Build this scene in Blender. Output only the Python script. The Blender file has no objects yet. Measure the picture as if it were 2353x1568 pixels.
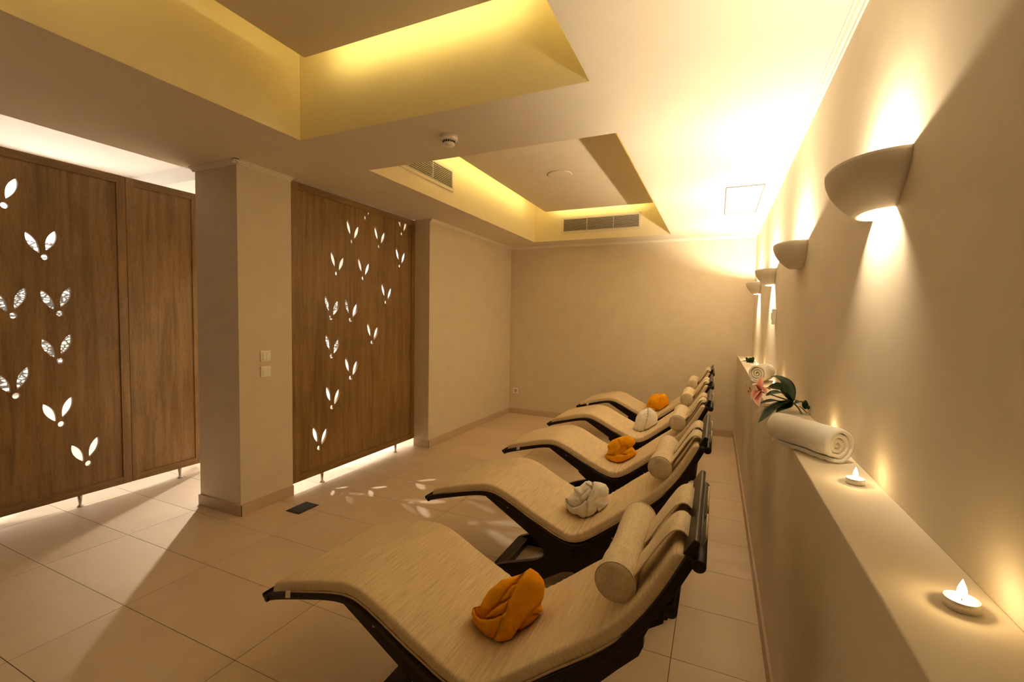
import bpy, bmesh, math, random
from mathutils import Vector, Matrix, noise
random.seed(7)
S = bpy.context.scene
C = S.collection
PI = math.pi

# ------------------------------------------------------------------ camera
FPX, YAW, PITCH, ROLL, CAMH = 1039.5, 0.4245, -0.0506, 0.0172, 1.46
cam = bpy.data.cameras.new('camera'); camo = bpy.data.objects.new('camera', cam); C.objects.link(camo)
cam.sensor_width = 36.0; cam.lens = 36.0 * FPX / 2353.0; cam.clip_start = 0.02; cam.clip_end = 60
cy, sy, cp, sp, cr, sr = math.cos(YAW), math.sin(YAW), math.cos(PITCH), math.sin(PITCH), math.cos(ROLL), math.sin(ROLL)
fw = Vector((-sy * cp, cy * cp, sp)); ri = Vector((cy, sy, 0)); up = ri.cross(fw)
r2 = ri * cr + up * sr; u2 = -ri * sr + up * cr
camo.matrix_world = Matrix(((r2.x, u2.x, -fw.x, 0), (r2.y, u2.y, -fw.y, 0), (r2.z, u2.z, -fw.z, CAMH), (0, 0, 0, 1)))
S.camera = camo

# ------------------------------------------------------------------ world, exposure, lights
W = bpy.data.worlds.new('world'); S.world = W; W.use_nodes = True
W.node_tree.nodes['Background'].inputs[0].default_value = (0.9, 0.8, 0.6, 1)
W.node_tree.nodes['Background'].inputs[1].default_value = 0.02
S.view_settings.view_transform = 'Standard'; S.view_settings.look = 'None'
S.view_settings.gamma = 1.0; S.view_settings.use_curve_mapping = False
S.view_settings.exposure = 0.5
S.cycles.use_denoising = True
S.cycles.max_bounces = 10; S.cycles.diffuse_bounces = 7
S.cycles.sample_clamp_indirect = 6.0
S.cycles.caustics_reflective = False; S.cycles.caustics_refractive = False

WARM = (1.0, 0.82, 0.55)
COOL = (1.0, 0.945, 0.85)
SCONCE_W = 50.0
DOWN_W = 30.0
CANDLE_W = 0.14
COVE_E = 15.0

def point_light(name, loc, watts, col, radius, parent=None):
    l = bpy.data.lights.new(name, 'POINT'); l.energy = watts; l.color = col; l.shadow_soft_size = radius
    o = bpy.data.objects.new(name, l); o.location = loc; C.objects.link(o)
    if parent: o.parent = parent
    return o
def spot_light(name, loc, watts, col, angle, radius=0.02, blend=0.6):
    l = bpy.data.lights.new(name, 'SPOT'); l.energy = watts; l.color = col; l.shadow_soft_size = radius
    l.spot_size = math.radians(angle); l.spot_blend = blend
    o = bpy.data.objects.new(name, l); o.location = loc; C.objects.link(o)
    return o
# recessed downlights behind the cut-out screens, mixed with added brightening spots
for (x, y, z, w, ang, bl, aim) in ((-4.55, 3.15, 2.77, 290, 58, 1.0, (-3.0, 2.6, 0)), (-5.75, 3.4, 2.77, 130, 50, 1.0, (-2.3, 2.9, 0)), (-3.72, 3.3, 2.77, 34, 26, 1.0, (-4.24, 2.32, 1.15)),   # angled lamps; the third is added to brighten the plain screen panel
                                   (-4.9, .6, 2.9, 130, 100, .5, (-6.2, .6, 1.4)), (-4.9, 2.2, 2.9, 130, 100, .5, (-6.2, 2.2, 1.4)),          # added spots brightening the pebble wall
                                   (-4.9, 4.0, 2.77, 130, 100, .5, (-6.2, 4.2, 1.4)), (-4.4, 5.2, 2.77, 140, 100, .5, (-4.8, 6.5, 1.3)),  # two more added spots, brightening the back and end walls
                                   (-4.15, 3.62, 2.77, 270, 42, .12, None), (-4.2, 4.3, 2.77, 270, 45, .12, None), (-5.2, 5.2, 2.77, 130, 60, .3, None),
                                   (-5.36, 0.7, 2.9, 215, 44, .12, None), (-5.36, 1.9, 2.9, 215, 44, .12, None)):                             # narrow lamps straight down
    lo = spot_light('passage_spot', (x, y, z), w, COOL, ang, 0.022, bl)
    if aim: lo.rotation_euler = (Vector(aim) - Vector((x, y, z))).to_track_quat('-Z', 'Y').to_euler()

# ------------------------------------------------------------------ helpers
def obj(name, bm, mat, parent=None, smooth=False):
    me = bpy.data.meshes.new(name); bm.to_mesh(me); bm.free()
    if mat: me.materials.append(mat)
    if smooth:
        for p in me.polygons: p.use_smooth = True
    o = bpy.data.objects.new(name, me); C.objects.link(o)
    if parent: o.parent = parent
    return o
def empty(name, loc=(0, 0, 0), rz=0):
    o = bpy.data.objects.new(name, None); o.location = loc; o.rotation_euler = (0, 0, rz)
    o.empty_display_size = 0.05; C.objects.link(o); return o
def tag(o, label=None, cat=None, group=None, kind=None):
    if label: o['label'] = label
    if cat: o['category'] = cat
    if group: o['group'] = group
    if kind: o['kind'] = kind
    return o
def struct(name, bm, mat, label=None, smooth=False):
    o = obj(name, bm, mat, None, smooth); o['kind'] = 'structure'
    if label: o['label'] = label
    return o
def box(bm, x0, x1, y0, y1, z0, z1, bev=0.0):
    r = bmesh.ops.create_cube(bm, size=1.0)
    vs = r['verts']
    for v in vs:
        v.co = Vector((x0 + (v.co.x + .5) * (x1 - x0), y0 + (v.co.y + .5) * (y1 - y0), z0 + (v.co.z + .5) * (z1 - z0)))
    if bev > 0:
        es = list({e for v in vs for e in v.link_edges})
        bmesh.ops.bevel(bm, geom=es, offset=bev, segments=2, profile=0.5, affect='EDGES')
    return bm
def B(*a, **k):
    bm = bmesh.new(); return box(bm, *a, **k)
def lathe(bm, prof, seg=24, center=(0, 0, 0), axis='Z'):
    rings = []
    for (r, h) in prof:
        ring = []
        for i in range(seg):
            a = 2 * PI * i / seg
            p = (r * math.cos(a), r * math.sin(a), h)
            if axis == 'Y': p = (p[0], p[2], p[1])
            if axis == 'X': p = (p[2], p[0], p[1])
            ring.append(bm.verts.new((center[0] + p[0], center[1] + p[1], center[2] + p[2])))
        rings.append(ring)
    for a, b in zip(rings[:-1], rings[1:]):
        for i in range(seg):
            bm.faces.new((a[i], a[(i + 1) % seg], b[(i + 1) % seg], b[i]))
    for ring in (rings[0], rings[-1]):
        try: bm.faces.new(ring)
        except ValueError: pass
    bmesh.ops.recalc_face_normals(bm, faces=bm.faces[:])
    return bm
def tube(bm, pts, rad, seg=8, flat=1.0):
    pts = [Vector(p) for p in pts]; n = len(pts)
    rr = rad if hasattr(rad, '__len__') else [rad] * n
    rings = []; prev = None
    for i, p in enumerate(pts):
        t = (pts[min(i + 1, n - 1)] - pts[max(i - 1, 0)]).normalized()
        if prev is None:
            a = Vector((0, 0, 1)) if abs(t.z) < .9 else Vector((1, 0, 0))
            nrm = t.cross(a).normalized()
        else:
            nrm = (prev - t * prev.dot(t)).normalized()
        prev = nrm; bn = t.cross(nrm)
        rings.append([bm.verts.new(p + (nrm * math.cos(2 * PI * k / seg) + bn * math.sin(2 * PI * k / seg) * flat) * rr[i]) for k in range(seg)])
    for a, b in zip(rings[:-1], rings[1:]):
        for i in range(seg): bm.faces.new((a[i], a[(i + 1) % seg], b[(i + 1) % seg], b[i]))
    bm.faces.new(rings[0]); bm.faces.new(rings[-1])
    bmesh.ops.recalc_face_normals(bm, faces=bm.faces[:])
    return bm
def prism(bm, poly, y0, y1, bev=0.0):
    """XZ polygon extruded along Y."""
    a = [bm.verts.new((x, y0, z)) for x, z in poly]; b = [bm.verts.new((x, y1, z)) for x, z in poly]
    n = len(poly)
    fs = [bm.faces.new(a), bm.faces.new(b)]
    for i in range(n): fs.append(bm.faces.new((a[i], a[(i + 1) % n], b[(i + 1) % n], b[i])))
    bmesh.ops.recalc_face_normals(bm, faces=fs)
    if bev > 0:
        es = [e for e in bm.edges if abs(e.verts[0].co.y - e.verts[1].co.y) < 1e-6 and e.verts[0] in a + b]
        bmesh.ops.bevel(bm, geom=es, offset=bev, segments=2, profile=0.5, affect='EDGES')
    return bm
def fillet(pts, r, n=5):
    """round the corners of a closed 2D polygon; r may be a list"""
    out = []; m = len(pts)
    for i in range(m):
        p0, p, p1 = Vector(pts[i - 1]), Vector(pts[i]), Vector(pts[(i + 1) % m])
        rad = r[i] if hasattr(r, '__len__') else r
        if rad <= 0: out.append(tuple(p)); continue
        d0, d1 = (p0 - p), (p1 - p)
        q = min(rad, d0.length * .45, d1.length * .45)
        a, b = p + d0.normalized() * q, p + d1.normalized() * q
        for k in range(n + 1):
            t = k / n
            out.append(tuple(a * (1 - t) ** 2 + p * 2 * t * (1 - t) + b * t * t))
    return out
def catmull(pts, n):
    P = [Vector(p) for p in pts]; P = [P[0] * 2 - P[1]] + P + [P[-1] * 2 - P[-2]]
    dense = []
    for i in range(1, len(P) - 2):
        for k in range(16):
            t = k / 16
            a, b, c, d = P[i - 1], P[i], P[i + 1], P[i + 2]
            dense.append(.5 * ((2 * b) + (c - a) * t + (2 * a - 5 * b + 4 * c - d) * t * t + (3 * b - a - 3 * c + d) * t ** 3))
    dense.append(P[-2])
    L = [0]
    for a, b in zip(dense[:-1], dense[1:]): L.append(L[-1] + (b - a).length)
    out = []; j = 0
    for k in range(n):
        s = L[-1] * k / (n - 1)
        while j < len(L) - 2 and L[j + 1] < s: j += 1
        f = (s - L[j]) / max(1e-9, L[j + 1] - L[j])
        out.append(dense[j].lerp(dense[j + 1], min(1, max(0, f))))
    return out

# ------------------------------------------------------------------ materials
def mat(name, col, rough=0.6, metal=0.0, spec=0.4):
    m = bpy.data.materials.new(name); m.use_nodes = True
    b = m.node_tree.nodes['Principled BSDF']
    b.inputs['Base Color'].default_value = (*col, 1); b.inputs['Roughness'].default_value = rough
    b.inputs['Metallic'].default_value = metal; b.inputs['Specular IOR Level'].default_value = spec
    return m
class NT:
    def __init__(s, m): s.t = m.node_tree; s.b = s.t.nodes['Principled BSDF']
    def n(s, kind, **props):
        nd = s.t.nodes.new(kind)
        for k, v in props.items():
            if k in nd.inputs: nd.inputs[k].default_value = v
            else: setattr(nd, k, v)
        return nd
    def l(s, a, b): s.t.links.new(a, b)
    def coord(s, out='Object', scale=(1, 1, 1)):
        t = s.n('ShaderNodeTexCoord'); mp = s.n('ShaderNodeMapping'); mp.inputs['Scale'].default_value = scale
        s.l(t.outputs[out], mp.inputs['Vector']); return mp.outputs[0]
    def ramp(s, fac, stops):
        r = s.n('ShaderNodeValToRGB'); e = r.color_ramp.elements
        while len(e) < len(stops): e.new(0.5)
        for el, (p, c) in zip(e, stops): el.position = p; el.color = (*c, 1)
        s.l(fac, r.inputs[0]); return r.outputs[0]
    def bump(s, h, strength, dist):
        b = s.n('ShaderNodeBump'); b.inputs['Strength'].default_value = strength; b.inputs['Distance'].default_value = dist
        s.l(h, b.inputs['Height']); s.l(b.outputs[0], s.b.inputs['Normal'])
def noisy(name, c0, c1, scale, rough=.6, bump=.0, bscale=None, bdist=.002, spec=.3, stretch=(1, 1, 1), lo=.35, hi=.65, detail=4, metal=0):
    m = mat(name, c0, rough, metal, spec); t = NT(m)
    v = t.coord('Object', stretch)
    nz = t.n('ShaderNodeTexNoise', Scale=scale, Detail=detail); t.l(v, nz.inputs['Vector'])
    t.l(t.ramp(nz.outputs[0], [(lo, c0), (hi, c1)]), t.b.inputs['Base Color'])
    if bump:
        n2 = t.n('ShaderNodeTexNoise', Scale=bscale or scale, Detail=5.0); t.l(v, n2.inputs['Vector'])
        t.bump(n2.outputs[0], bump, bdist)
    return m
M = {}
M['wall'] = noisy('wall_paint', (.70, .62, .50), (.73, .65, .525), 6, .75, .12, 260, .0012, .2)
M['ceiling'] = noisy('ceiling_paint', (.78, .72, .62), (.80, .74, .64), 5, .8, .08, 220, .001, .15)
M['panel'] = noisy('panel_paint', (.70, .62, .50), (.72, .64, .52), 5, .8, .08, 220, .001, .15)
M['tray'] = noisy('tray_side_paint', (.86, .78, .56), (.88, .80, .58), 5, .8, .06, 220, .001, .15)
M['white'] = noisy('white_paint', (.88, .87, .85), (.90, .89, .87), 5, .75, .05, 220, .001, .2)
M['backwall'] = noisy('brown_back_wall', (.10, .07, .045), (.13, .09, .06), 5, .8, .05, 100, .001, .1)  # for the unseen back wall, coloured dark to cut bounce light
M['moulding'] = mat('moulding_paint', (.83, .78, .69), .6, 0, .3)
M['plaster'] = noisy('raw_plaster', (.72, .665, .58), (.75, .69, .60), 18, .8, .12, 300, .0008, .15)
M['grout'] = noisy('grout', (.11, .078, .045), (.15, .105, .065), 40, .9, .2, 200, .001, .1)
def tile_mat():
    m = mat('floor_tile', (.6, .48, .36), .42, 0, .35); t = NT(m)
    v = t.coord('Object'); oi = t.n('ShaderNodeObjectInfo')
    add = t.n('ShaderNodeVectorMath', operation='ADD')
    sc = t.n('ShaderNodeVectorMath', operation='SCALE'); sc.inputs['Scale'].default_value = 37.0
    cb = t.n('ShaderNodeCombineXYZ'); t.l(oi.outputs['Random'], cb.inputs[0]); t.l(oi.outputs['Random'], cb.inputs[1])
    t.l(cb.outputs[0], sc.inputs[0]); t.l(v, add.inputs[0]); t.l(sc.outputs[0], add.inputs[1])
    n1 = t.n('ShaderNodeTexNoise', Scale=3.0, Detail=6.0, Roughness=.6); t.l(add.outputs[0], n1.inputs['Vector'])
    c = t.ramp(n1.outputs[0], [(.3, (.66, .515, .37)), (.7, (.72, .575, .43))])
    n2 = t.n('ShaderNodeTexNoise', Scale=120.0, Detail=2.0); t.l(add.outputs[0], n2.inputs['Vector'])
    sp_ = t.ramp(n2.outputs[0], [(.25, (.9, .9, .9)), (.4, (1, 1, 1))])
    mx = t.n('ShaderNodeMix', data_type='RGBA', blend_type='MULTIPLY'); mx.inputs[0].default_value = 1
    t.l(c, mx.inputs[6]); t.l(sp_, mx.inputs[7])
    hs = t.n('ShaderNodeHueSaturation'); mr = t.n('ShaderNodeMapRange')
    mr.inputs['To Min'].default_value = .955; mr.inputs['To Max'].default_value = 1.04
    t.l(oi.outputs['Random'], mr.inputs['Value']); t.l(mr.outputs[0], hs.inputs['Value']); t.l(mx.outputs[2], hs.inputs['Color'])
    t.l(hs.outputs[0], t.b.inputs['Base Color'])
    t.bump(n1.outputs[0], .06, .002)
    return m
M['tile'] = tile_mat()
M['skirting'] = noisy('skirting_tile', (.53, .41, .295), (.58, .455, .33), 4, .5, .05, 90, .001, .3)
def wood_mat(name, c0, c1, c2, axis_scale, rough=.45):
    m = mat(name, c1, rough, 0, .3); t = NT(m)
    v = t.coord('Object', axis_scale)
    n1 = t.n('ShaderNodeTexNoise', Scale=2.2, Detail=8.0, Roughness=.62, Distortion=.6); t.l(v, n1.inputs['Vector'])
    n2 = t.n('ShaderNodeTexNoise', Scale=26.0, Detail=3.0, Roughness=.5); t.l(v, n2.inputs['Vector'])
    v3 = t.coord('Object', (1, 1, 1)); n3 = t.n('ShaderNodeTexNoise', Scale=2.0, Detail=2.0); t.l(v3, n3.inputs['Vector'])
    c = t.ramp(n1.outputs[0], [(.28, c0), (.5, c1), (.74, c2)])
    g = t.ramp(n2.outputs[0], [(.3, (.72, .70, .68)), (.6, (1, 1, 1))])
    bl = t.ramp(n3.outputs[0], [(.3, (.82, .80, .78)), (.7, (1.08, 1.05, 1.0))])
    m1 = t.n('ShaderNodeMix', data_type='RGBA', blend_type='MULTIPLY'); m1.inputs[0].default_value = 1
    t.l(c, m1.inputs[6]); t.l(g, m1.inputs[7])
    m2 = t.n('ShaderNodeMix', data_type='RGBA', blend_type='MULTIPLY'); m2.inputs[0].default_value = 1
    t.l(m1.outputs[2], m2.inputs[6]); t.l(bl, m2.inputs[7])
    t.l(m2.outputs[2], t.b.inputs['Base Color']); t.bump(n2.outputs[0], .12, .001)
    return m
M['oak'] = wood_mat('stained_oak', (.185, .106, .040), (.28, .168, .066), (.365, .228, .096), (11, 11, .7))
M['oak_h'] = wood_mat('stained_oak_rail', (.165, .096, .037), (.25, .150, .060), (.325, .204, .088), (11, .7, 11))
M['wenge'] = wood_mat('dark_wenge', (.008, .0045, .004), (.014, .008, .007), (.022, .013, .011), (1.2, 9, 9), .38)
def fabric_mat():
    m = mat('ribbed_cushion_fabric', (.70, .58, .40), .85, 0, .15); t = NT(m)
    uv = t.n('ShaderNodeTexCoord')
    mp = t.n('ShaderNodeMapping'); mp.inputs['Scale'].default_value = (210, 7, 1); t.l(uv.outputs['UV'], mp.inputs['Vector'])
    n1 = t.n('ShaderNodeTexNoise', Scale=1.0, Detail=3.0, Roughness=.6); t.l(mp.outputs[0], n1.inputs['Vector'])
    mp2 = t.n('ShaderNodeMapping'); mp2.inputs['Scale'].default_value = (60, 260, 1); t.l(uv.outputs['UV'], mp2.inputs['Vector'])
    n2 = t.n('ShaderNodeTexNoise', Scale=1.0, Detail=2.0); t.l(mp2.outputs[0], n2.inputs['Vector'])
    mp3 = t.n('ShaderNodeMapping'); mp3.inputs['Scale'].default_value = (3, 3, 1); t.l(uv.outputs['UV'], mp3.inputs['Vector'])
    n3 = t.n('ShaderNodeTexNoise', Scale=1.0, Detail=2.0); t.l(mp3.outputs[0], n3.inputs['Vector'])
    c = t.ramp(n1.outputs[0], [(.3, (.58, .455, .29)), (.52, (.74, .60, .40)), (.72, (.80, .67, .465))])
    g = t.ramp(n2.outputs[0], [(.3, (.93, .92, .90)), (.6, (1, 1, 1))])
    g3 = t.ramp(n3.outputs[0], [(.35, (.95, .94, .93)), (.65, (1.02, 1.02, 1.02))])
    a = t.n('ShaderNodeMix', data_type='RGBA', blend_type='MULTIPLY'); a.inputs[0].default_value = 1
    t.l(c, a.inputs[6]); t.l(g, a.inputs[7])
    b = t.n('ShaderNodeMix', data_type='RGBA', blend_type='MULTIPLY'); b.inputs[0].default_value = 1
    t.l(a.outputs[2], b.inputs[6]); t.l(g3, b.inputs[7])
    t.l(b.outputs[2], t.b.inputs['Base Color']); t.bump(n1.outputs[0], .25, .0015)
    return m
M['fabric'] = fabric_mat()
M['fabric_dark'] = noisy('underside_fabric', (.42, .32, .21), (.47, .36, .24), 60, .9, .2, 200, .001, .1)
def linen():
    m = mat('bolster_linen', (.72, .62, .45), .85, 0, .15); t = NT(m)
    a = t.coord('Object', (220, 26, 220)); b = t.coord('Object', (30, 240, 30))
    n1 = t.n('ShaderNodeTexNoise', Scale=1.0, Detail=2.0); t.l(a, n1.inputs['Vector'])
    n2 = t.n('ShaderNodeTexNoise', Scale=1.0, Detail=2.0); t.l(b, n2.inputs['Vector'])
    ad = t.n('ShaderNodeMath', operation='ADD'); t.l(n1.outputs[0], ad.inputs[0]); t.l(n2.outputs[0], ad.inputs[1])
    hv = t.n('ShaderNodeMath', operation='MULTIPLY'); hv.inputs[1].default_value = .5; t.l(ad.outputs[0], hv.inputs[0])
    t.l(t.ramp(hv.outputs[0], [(.36, (.60, .49, .33)), (.6, (.75, .64, .46))]), t.b.inputs['Base Color'])
    t.bump(hv.outputs[0], .25, .001)
    return m
M['linen'] = linen()
def terry(name, c0, c1):
    m = noisy(name, c0, c1, 25, .95, .5, 420, .0025, .05)
    b = m.node_tree.nodes['Principled BSDF']
    b.inputs['Sheen Weight'].default_value = .25; b.inputs['Sheen Roughness'].default_value = .6
    b.inputs['Sheen Tint'].default_value = (*c1, 1)
    return m
M['orange'] = terry('orange_terry', (.80, .345, .010), (.88, .40, .014))
M['terry'] = terry('white_terry', (.86, .825, .76), (.90, .865, .80))
M['steel'] = mat('brushed_steel', (.45, .42, .37), .3, 1.0)
M['bolt'] = mat('bolt_steel', (.4, .38, .36), .35, 1.0)
M['plastic'] = mat('cream_plastic', (.93, .91, .87), .3, 0, .5)
M['vent'] = mat('vent_enamel', (.72, .66, .56), .5, 0, .3)
M['seam'] = mat('seam_shadow_gap', (.12, .09, .06), .8)
M['dark'] = mat('dark_void', (.02, .016, .012), .8, 0, .2)
M['drain'] = noisy('drain_metal', (.035, .034, .03), (.05, .048, .043), 30, .5, .1, 100, .001, .4, metal=.3)
M['tagw'] = mat('white_label', (.80, .76, .70), .7)
M['wax'] = mat('candle_wax', (.88, .82, .68), .5, 0, .3)
M['wax'].node_tree.nodes['Principled BSDF'].inputs['Subsurface Weight'].default_value = .4
M['wax'].node_tree.nodes['Principled BSDF'].inputs['Subsurface Radius'].default_value = (.012, .008, .004)
M['cup'] = mat('candle_cup', (.78, .74, .66), .35, .5)
M['wick'] = mat('wick', (.02, .015, .01), .9)
M['leaf'] = noisy('lily_leaf', (.008, .028, .006), (.016, .050, .011), 9, .55, .15, 40, .002, .3, (1, 1, 1))
M['leaf2'] = noisy('pale_leaf', (.05, .075, .03), (.11, .13, .06), 30, .5, .1, 60, .002, .4)
M['stem'] = mat('flower_stem', (.20, .22, .07), .5)
def petal_mat():
    m = mat('lily_petal', (.75, .2, .14), .5, 0, .3); t = NT(m)
    uv = t.n('ShaderNodeTexCoord'); sx = t.n('ShaderNodeSeparateXYZ'); t.l(uv.outputs['UV'], sx.inputs[0])
    ab = t.n('ShaderNodeMath', operation='ABSOLUTE'); sb = t.n('ShaderNodeMath', operation='SUBTRACT'); sb.inputs[1].default_value = .5
    t.l(sx.outputs[1], sb.inputs[0]); t.l(sb.outputs[0], ab.inputs[0])
    edge = t.ramp(ab.outputs[0], [(.06, (.66, .07, .06)), (.24, (.80, .30, .22)), (.40, (.90, .78, .68))])
    along = t.ramp(sx.outputs[0], [(.0, (.62, .30, .12)), (.22, (.55, .05, .03)), (.5, (.80, .30, .22)), (.9, (.90, .74, .64))])
    mx = t.n('ShaderNodeMix', data_type='RGBA'); mx.inputs[0].default_value = .5
    t.l(edge, mx.inputs[6]); t.l(along, mx.inputs[7]); t.l(mx.outputs[2], t.b.inputs['Base Color'])
    return m
M['petal'] = petal_mat()
M['stamen'] = mat('stamen', (.72, .60, .36), .6)
M['anther'] = mat('anther', (.28, .05, .02), .8)
def emit(name, col, strength):
    m = bpy.data.materials.new(name); m.use_nodes = True; t = m.node_tree
    t.nodes.remove(t.nodes['Principled BSDF']); e = t.nodes.new('ShaderNodeEmission')
    e.inputs[0].default_value = (*col, 1); e.inputs[1].default_value = strength
    t.links.new(e.outputs[0], t.nodes['Material Output'].inputs[0]); return m
M['flame'] = emit('flame', (1, .82, .5), 6.0)
_t = M['flame'].node_tree; _a = _t.nodes.new('ShaderNodeAddShader'); _tr = _t.nodes.new('ShaderNodeBsdfTransparent')
_e = [n for n in _t.nodes if n.type == 'EMISSION'][0]
_t.links.new(_e.outputs[0], _a.inputs[0]); _t.links.new(_tr.outputs[0], _a.inputs[1]); _t.links.new(_a.outputs[0], _t.nodes['Material Output'].inputs[0])
M['cove'] = emit('cove_tube', (1.0, .77, .27), COVE_E)
def pebble():
    m = mat('white_pebble_mosaic', (.8, .8, .78), .35, 0, .4); t = NT(m)
    v = t.coord('Object', (1, 20, 34))
    vo = t.n('ShaderNodeTexVoronoi', feature='DISTANCE_TO_EDGE'); vo.inputs['Scale'].default_value = 1.0; vo.inputs['Randomness'].default_value = .95
    t.l(v, vo.inputs['Vector'])
    t.l(t.ramp(vo.outputs[0], [(.07, (.10, .095, .085)), (.19, (.9, .9, .88))]), t.b.inputs['Base Color'])
    t.bump(vo.outputs[0], .6, .01)
    return m
M['pebble'] = pebble()

# ------------------------------------------------------------------ setting
XL, XS, XR, ZS, YF, ZC = -2.881, 0.2465, 0.405, 1.0375, 6.304, 2.523
XT0, XT1, Y1, Y2, Y3 = -2.363, -0.5544, 2.032, 2.630, 5.928
XP0, XP1, YP0, YP1 = -3.534, -3.073, 2.112, 2.5515
YB, ZP = -4.2, 2.90

fl = struct('floor', B(-6.05, XR + .1, YB - .1, YF + .1, -.08, -.0035), M['grout'])
TX, TY, TX0, TY0 = .833, .4083, -.13, 1.2
tcache = {}
ix0 = int(math.floor((-6.0 - TX0) / TX)); ix1 = int(math.ceil((XS - TX0) / TX))
iy0 = int(math.floor((YB - TY0) / TY)); iy1 = int(math.ceil((YF - TY0) / TY))
for ix in range(ix0, ix1):
    for iy in range(iy0, iy1):
        xa, xb = max(TX0 + ix * TX, -6.0), min(TX0 + (ix + 1) * TX, XS)
        ya, yb = max(TY0 + iy * TY, YB), min(TY0 + (iy + 1) * TY, YF)
        if xb - xa < .02 or yb - ya < .02: continue
        g = .0016
        key = (round(xb - xa, 3), round(yb - ya, 3))
        if key not in tcache:
            o = obj('floor_tile', B(-(xb - xa) / 2 + g, (xb - xa) / 2 - g, -(yb - ya) / 2 + g, (yb - ya) / 2 - g, -.006, 0), M['tile'], fl)
            tcache[key] = o
        else:
            o = tcache[key].copy(); C.objects.link(o)
        o.location = ((xa + xb) / 2, (ya + yb) / 2, random.uniform(-.0003, .0))

struct('wall_right', B(XR, XR + .12, YB, YF, 0, 3.1), M['wall'])
struct('wall_ledge', B(XS, XR, YB, YF, 0, ZS, bev=.003), M['wall'], 'low cream ledge wall running along the right wall')
struct('wall_far', B(XL - .02, XR + .12, YF, YF + .12, 0, 3.1), M['wall'])
struct('wall_left', B(XL - .2, XL, 4.156, YF, 0, ZC + .02), M['wall'])
struct('wall_back', B(-6.1, XR + .12, YB - .12, YB, 0, 3.1), M['backwall'])
struct('wall_passage', B(-6.12, -6.0, YB, YF + .12, 0, 3.1), M['white'])
struct('wall_passage_end', B(-6.1, XL - .2, YF, YF + .12, 0, 3.1), M['white'])
struct('wall_pillar', B(XP0, XP1, YP0, YP1, 0, ZC), M['wall'])
struct('wall_pebble_panel', B(-6.0, -5.985, YB + .05, YF - .05, .68, 2.117), M['pebble'], 'white pebble mosaic band glimpsed through the cut-outs')
# dropped ceiling around the two trays
XC0 = -3.60
cb = bmesh.new()
box(cb, XC0, XT0, YB, YF, ZC, 3.08)
box(cb, XT1, XR, YB, YF, ZC, 3.08)
box(cb, XT0, XT1, Y1, Y2, ZC, 3.08)
box(cb, XT0, XT1, Y3, YF, ZC, 3.08)
ceil = struct('ceiling', cb, M['ceiling'])
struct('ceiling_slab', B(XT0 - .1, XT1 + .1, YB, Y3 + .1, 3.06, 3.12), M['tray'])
# painted linings of the trays
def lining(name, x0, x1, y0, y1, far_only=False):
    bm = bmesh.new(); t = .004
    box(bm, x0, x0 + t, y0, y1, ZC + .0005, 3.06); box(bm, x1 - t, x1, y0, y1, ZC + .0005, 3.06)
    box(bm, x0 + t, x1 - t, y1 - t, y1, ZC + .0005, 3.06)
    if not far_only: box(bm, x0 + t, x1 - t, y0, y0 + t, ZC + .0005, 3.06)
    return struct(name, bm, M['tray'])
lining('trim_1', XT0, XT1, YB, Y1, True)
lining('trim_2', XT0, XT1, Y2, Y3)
# floating panels with yellow cove tubes above their edges
def float_panel(x0, x1, y0, y1, label, sides):
    e = empty('ceiling_panel', ((x0 + x1) / 2, (y0 + y1) / 2, ZP)); tag(e, label, 'ceiling panel')
    hx, hy = (x1 - x0) / 2, (y1 - y0) / 2
    obj('board', B(-hx, hx, -hy, hy, 0, .03, bev=.002), M['panel'], e)
    hb = bmesh.new()
    for sx in (-.6, .6):
        for sy_ in (-.7, .7): box(hb, hx * sx - .01, hx * sx + .01, hy * sy_ - .01, hy * sy_ + .01, .03, .16)
    obj('hanger', hb, M['vent'], e)
    for (a, b) in sides:
        bm = bmesh.new(); tube(bm, [a, b], .009, 8)
        obj('cove_tube', bm, M['cove'], e)
px0, px1 = -2.165, -.765
float_panel(px0, px1, YB + .1, 1.893, 'grey-beige floating ceiling panel in the nearer recess', [((-.688, .3, .042), (-.688, 2.05, .042)), ((-.6, 2.985, .042), (.60, 2.985, .042)), ((.688, .3, .042), (.688, 2.9, .042))])
float_panel(px0, px1, 2.75, 5.815, 'grey-beige floating ceiling panel with round speaker in far recess', [((-.688, -1.2, .042), (-.688, 1.25, .042)), ((-.6, 1.52, .042), (.6, 1.52, .042)), ((.688, -1.2, .042), (.688, 1.4, .042))])
# raised passage ceiling with a bulkhead
struct('ceiling_passage', B(-6.05, XC0, YB, 2.9, 2.95, 3.08), M['white'])
struct('ceiling_bulkhead', B(-6.05, XC0, 2.9, YF, 2.80, 3.08), M['white'])
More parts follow.
